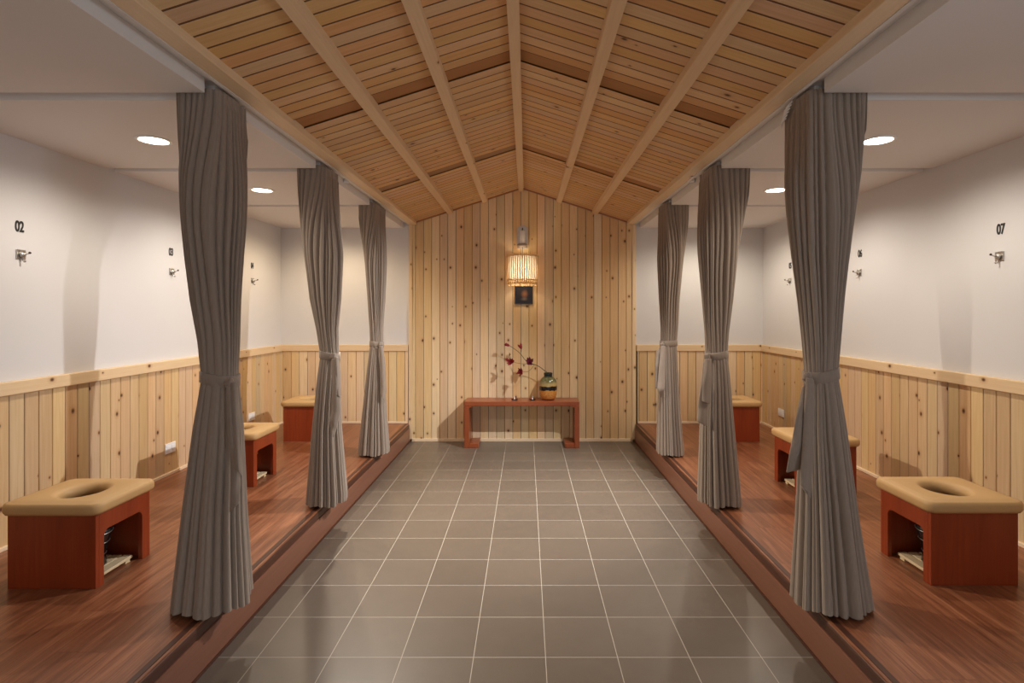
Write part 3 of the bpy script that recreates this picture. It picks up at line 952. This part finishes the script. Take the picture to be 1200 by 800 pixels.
for txt, side, Y in (('02',-1,2.948), ('03',-1,4.205), ('04',-1,5.452), ('07',1,3.037), ('06',1,4.318), ('05',1,5.46)):
    number(txt, side, Y, 'black wall number %s on the white wall' % txt)
    hook(side, Y+.006, 'small steel hook on the white wall under number %s' % {'02':'02 (two)','03':'03 (three)','04':'04 (four)','05':'05 (five)','06':'06 (six)','07':'07 (seven)'}[txt])
# make number labels distinct in words too
for o in bpy.data.objects:
    if o.name.startswith('wall_number'):
        o['label'] += {'02':', reading two','03':', reading three','04':', reading four','05':', reading five','06':', reading six','07':', reading seven'}[o['label'].split('number ')[1][:2]]

def socket(side, Yc, label, z=.405):
    s = 1 if side < 0 else -1; X = (XL if side < 0 else XR) + s*.016
    t = thing('wall_socket', label, 'socket', (X, Yc, z), 0 if side < 0 else PI, 'sockets on the panelling')
    obj('cover_plate', boxes((0, .008, -.060, .060, -.038, .038)), M['plastic'], t, bevel=.003)
    for y in (-.028, .028):
        obj('outlet_face', boxes((.008, .011, y-.020, y+.020, -.020, .020)), M['plastic'], t, bevel=.002)
    return t
socket(-1, 4.168, 'white wall socket on the panelling below number 03, in a stool shadow')
socket(-1, 5.40, 'white wall socket on the panelling below number 04, by a stool shadow')
socket(1, 5.617, 'white wall socket on the panelling below number 05, by the corner stool')

# ================================================================ BENCH
bx0, bx1, by0, by1, bh = -.654, .561, 5.778, 6.060, .490
be = thing('console_bench', 'low red wooden bench table against the boarded back wall', 'bench', ((bx0+bx1)/2, (by0+by1)/2, 0))
hw, hd = (bx1-bx0)/2, (by1-by0)/2
obj('bench_top', boxes((-hw, hw, -hd, hd, bh-.044, bh)), M['bench'], be, bevel=.005)
for s in (-1, 1):
    a, b = sorted((s*hw, s*(hw-.050)))
    obj('leg', boxes((a, b, -hd+.002, hd-.002, 0, bh-.0445)), M['bench_leg'], be, bevel=.004)
    a, b = sorted((s*(hw-.0505), s*(hw-.150)))
    obj('foot', boxes((a, b, -hd+.002, hd-.002, 0, .048)), M['bench'], be, bevel=.005)
    bm = bmesh.new()
    r = .03; x0 = s*(hw-.0505); z0 = bh-.0445
    poly = [(x0, z0), (x0-s*r*3.2, z0)] + [(x0-s*(r*3.2)*(1-math.sin(a)), z0-r*(1-math.cos(a))) for a in [PI/2*k/8 for k in range(1, 9)]]
    prism(bm, poly, 'y', -hd+.004, hd-.004)
    obj('corner_bracket', bm, M['bench'], be)

# ================================================================ VASE, BRANCH, GLASSES
VX, VY = PX(642.4, 5.93), 5.93
bm = bmesh.new()
prof = [(.058,0),(.066,.003),(.080,.022),(.092,.055),(.097,.10),(.097,.15),(.092,.19),(.080,.220),(.062,.238),(.048,.246),(.044,.252),(.046,.262),(.048,.284),(.046,.288),(.041,.287),(.039,.262),(.040,.25),(.06,.232),(.08,.2),(.086,.12),(.07,.03),(.03,.012)]
lathe(bm, prof, 48, cap=True)
vs = obj('vase', bm, M['vase'], None, smooth=True); vs.location = (VX, VY, bh+.0005)
tag(vs, 'glazed amber and olive vase with dark band on the red bench', 'vase')

br = thing('flower_branch', 'branch of dark red blossoms leaning out of the glazed vase', 'flowers', (VX, VY, bh+.01))
inv = Vector((VX, VY, bh+.01))
def Q(px, py, Y): return Vector((PX(px, Y), Y, PZ(py, Y))) - inv
bm = bmesh.new()
main = smooth_path([Vector((.02, .0, .04)), Q(641,438,5.925), Q(638.5,434.5,5.92), Q(632,429.5,5.91), Q(625,426.5,5.90), Q(619,424.5,5.89), Q(615,421,5.89), Q(610,414.5,5.90), Q(604,409.5,5.91), Q(597,404.8,5.91)], 5)
tube(bm, main, [.0052 - .0026*i/len(main) for i in range(len(main))], 8)
for pts in ([Q(610.2,414.6,5.90), Q(611,411,5.895), Q(611.2,408,5.89)],
            [Q(627,427.5,5.903), Q(620,426.3,5.87), Q(613,426.2,5.86), Q(605,425,5.86), Q(601,423.5,5.86)],
            [Q(601,423,5.86), Q(598.5,419,5.87), Q(597.6,416,5.87)],
            [Q(626,427,5.902), Q(623.5,431,5.87), Q(619,435,5.86), Q(614.5,435.6,5.86), Q(612,435,5.86)]):
    p = smooth_path(pts, 5); tube(bm, p, [.0024 - .0008*i/len(p) for i in range(len(p))], 7)
obj('stem', bm, M['twig'], br, smooth=True)
def blossom(c, d, L, Wd, n, openness, mat, seed, name='blossom'):
    L *= 1.3; Wd *= 1.35
    R = random.Random(seed); bm = bmesh.new(); d = Vector(d).normalized()
    a = d.cross(Vector((0,1,0.1))).normalized(); b = d.cross(a)
    for k in range(n):
        an = 2*PI*k/n + R.uniform(-.25,.25); r = a*math.cos(an) + b*math.sin(an)
        op = openness*R.uniform(.7,1.25); Lk = L*R.uniform(.8,1.12); side = d.cross(r).normalized()
        rows = []
        for i in range(9):
            t = i/8
            out = r*(math.sin(t*PI*.55)*op*Lk*.75 + (t**3)*.25*op*Lk) + d*(t*Lk*(1-.35*op*t))
            w = Wd*math.sin(PI*min(1, t**.75*.93+.05))*.5
            if i == 8: w = .0006
            nrm = (r*.9 - d*.2)
            rows.append([bm.verts.new(Vector(c)+out+side*w*q+nrm*(-abs(q)**2*w*-.45)*-1) for q in (-1,-.5,0,.5,1)])
        for u, v in zip(rows, rows[1:]):
            for q in range(4): bm.faces.new((u[q], u[q+1], v[q+1], v[q]))
    o = obj(name, bm, mat, br, smooth=True)
    m = o.modifiers.new('thick', 'SOLIDIFY'); m.thickness = .0012
    return o
blossom(Q(597.2,405,5.91), (-.9,-.1,.35), .048, .024, 6, .30, M['petal'], 1)
blossom(Q(611.2,408.8,5.89), (-.35,-.1,.9), .055, .024, 6, .38, M['petal'], 2)
blossom(Q(620,425.5,5.88), (.05,-.75,.45), .056, .028, 8, .62, M['petal_deep'], 3)
blossom(Q(601,424,5.86), (-.5,-.5,.1), .058, .026, 7, .85, M['petal'], 4)
blossom(Q(612.5,434.5,5.86), (-.55,-.5,-.05), .052, .026, 7, .75, M['petal'], 5)
blossom(Q(597.6,416.5,5.87), (-.1,-.1,.95), .022, .012, 5, .1, M['twig'], 6, 'bud')

for i, (px, lab) in enumerate(((603, 'small clear glass candle dish on the bench, second from the vase'), (624, 'small clear glass candle dish on the bench, right beside the vase'))):
    g = thing('glass_candle_dish', lab, 'candle dish', (PX(px, 5.88), 5.88, bh+.0005), 0, 'glass dishes on the bench')
    bm = bmesh.new(); lathe(bm, [(.026,0),(.034,.004),(.038,.014),(.036,.015),(.030,.006),(.010,.004),(.001,.004)], 32)
    obj('dish', bm, M['glass'], g, smooth=True)
    bm = bmesh.new(); lathe(bm, [(.0115,.0045),(.009,.010),(.0035,.020),(.0018,.044),(.0006,.046)], 20)
    obj('candle', bm, M['plastic'], g, smooth=True)

# ================================================================ LAMP AND PICTURE
LX, LY = PX(612.3, YB), YB
lm = thing('wall_lamp', 'hanging bamboo-slat lamp lit below a metal plate on the back wall', 'lamp', (LX, YB, 2.037))
zt = PZ(264.5, YB) - 2.037; zb = PZ(291, YB) - 2.037
bm = bmesh.new(); poly = [(-.058, zb), (.058, zb), (.058, zt-.03)] + [(.058*math.cos(a), zt-.03+.03*math.sin(a)) for a in [PI*k/10 for k in range(1, 10)]] + [(-.058, zt-.03)]
prism(bm, poly, 'y', -.010, 0); obj('wall_plate', bm, M['steel'], lm, bevel=.002)
bm = bmesh.new(); tube(bm, smooth_path([(0,-.010,zt-.045),(0,-.05,zt-.035),(0,-.075,zt-.05),(0,-.08,zt-.075)]), .006, 10); obj('hook', bm, M['bronze'], lm, smooth=True)
bm = bmesh.new(); lathe(bm, [(.030,zb+.045),(.032,zb+.05),(.032,zt-.075),(.026,zt-.068),(.012,zt-.065)], 28, (0,-.08,0)); obj('lamp_holder', bm, M['plastic'], lm, smooth=True)
bm = bmesh.new(); lathe(bm, [(.055,zb+.004),(.060,zb+.010),(.060,zb+.030),(.052,zb+.040),(.030,zb+.046)], 32, (0,-.08,0)); obj('flange', bm, M['steel'], lm, smooth=True)
bm = bmesh.new()
SY = -.19
tube(bm, smooth_path([(0,-.08,zb+.006),(0,-.10,zb-.02),(0,-.15,zb-.03),(0,SY,-.06)]), .0035, 8); obj('cord', bm, M['cord'], lm, smooth=True)
sh = bmesh.new(); n = 44
def barrel(z):     # z 0 (top) .. -.31
    t = -z/.31; return .158 + .020*math.sin(PI*min(1, t*.8+.18))
for k in range(n):
    an = 2*PI*k/n; jt = .006*math.sin(k*2.4)
    c, s = math.cos(an), math.sin(an); rad = Vector((c, s, 0)); tg = Vector((-s, c, 0))
    rows = []
    for i in range(9):
        z = .022 + jt - (.335+jt*2)*i/8
        r = barrel(min(0, z)) * .975 
        if z > -.0: r -= .012*(z/.02)
        p = Vector((0, SY, z)) + rad*r
        rows.append([sh.verts.new(p + tg*.0075 + rad*.0), sh.verts.new(p + tg*.0055 + rad*.005), sh.verts.new(p - tg*.0055 + rad*.005), sh.verts.new(p - tg*.0075)])
    sh.faces.new(rows[0]); sh.faces.new(rows[-1][::-1])
    for u, v in zip(rows, rows[1:]):
        for q in range(4): sh.faces.new((u[q], u[(q+1) % 4], v[(q+1) % 4], v[q]))
ls = obj('lampshade', sh, M['bamboo'], lm, smooth=False)
bm = bmesh.new()
lathe(bm, [(barrel(-.31*k/16)*.962, -.004-.245*k/16) for k in range(17)], 56, (0, SY, 0), cap=False)
obj('shade_lining', bm, M['paper'], ls, smooth=True)
for z in (-.005, -.258, -.295):
    bm = bmesh.new(); r = barrel(z)*.985+.003; pts = [(r*math.cos(2*PI*k/48), SY+r*math.sin(2*PI*k/48), z) for k in range(49)]
    tube(bm, pts, .0045, 8); obj('hoop', bm, M['bamboo'], ls, smooth=True)
bm = bmesh.new(); bmesh.ops.create_uvsphere(bm, u_segments=20, v_segments=14, radius=.032); bmesh.ops.translate(bm, verts=bm.verts, vec=(0, SY, -.115)); obj('bulb', bm, M['bulb'], lm, smooth=True)
bm = bmesh.new(); tube(bm, [(0,SY,-.05),(0,SY,-.085)], .016, 16); obj('bulb_socket', bm, M['cord'], lm, smooth=True)
pl = bpy.data.lights.new('lamp_glow', 'POINT'); pl.energy = 2.4; pl.color = (1.0,.87,.66); pl.shadow_soft_size = .03
lo = bpy.data.objects.new('lamp_glow', pl); COL.objects.link(lo); lo.location = (LX, YB+SY, 2.037-.175)

pw = (624.3-603.5)*YB/F/2; ph_ = (356.3-335.3)*YB/F/2
pc = thing('picture', 'small dark square picture hanging under the bamboo lamp', 'picture', (PX(613.9, YB), YB, PZ(345.8, YB)))
o = obj('canvas', boxes((-pw+.006, pw-.006, -.014, 0, -ph_+.006, ph_-.006)), M['picture'], pc)
obj('frame', boxes((-pw, pw, -.017, 0, ph_-.007, ph_), (-pw, pw, -.017, 0, -ph_, -ph_+.007), (-pw, -pw+.007, -.017, 0, -ph_+.007, ph_-.007), (pw-.007, pw, -.017, 0, -ph_+.007, ph_-.007)), M['black'], pc)

# ================================================================ CAMERA, WORLD, VIEW
cam = bpy.data.cameras.new('camera'); co = bpy.data.objects.new('camera', cam); COL.objects.link(co)
co.location = (0, 0, H); co.rotation_euler = (PI/2, 0, 0)
cam.sensor_width = 36; cam.lens = F/1200*36
cam.shift_x = (600-CX)/1200; cam.shift_y = (CY-400)/1200
cam.clip_start = .05
S.camera = co
w = bpy.data.worlds.new('world'); S.world = w; w.use_nodes = True
w.node_tree.nodes['Background'].inputs[0].default_value = (.75,.85,1,1); w.node_tree.nodes['Background'].inputs[1].default_value = .3
S.view_settings.view_transform = 'Standard'; S.view_settings.look = 'None'
S.view_settings.gamma = 1; S.view_settings.exposure = 0.0; S.view_settings.use_curve_mapping = False
S.cycles.use_denoising = True
S.cycles.max_bounces = 10; S.cycles.diffuse_bounces = 6
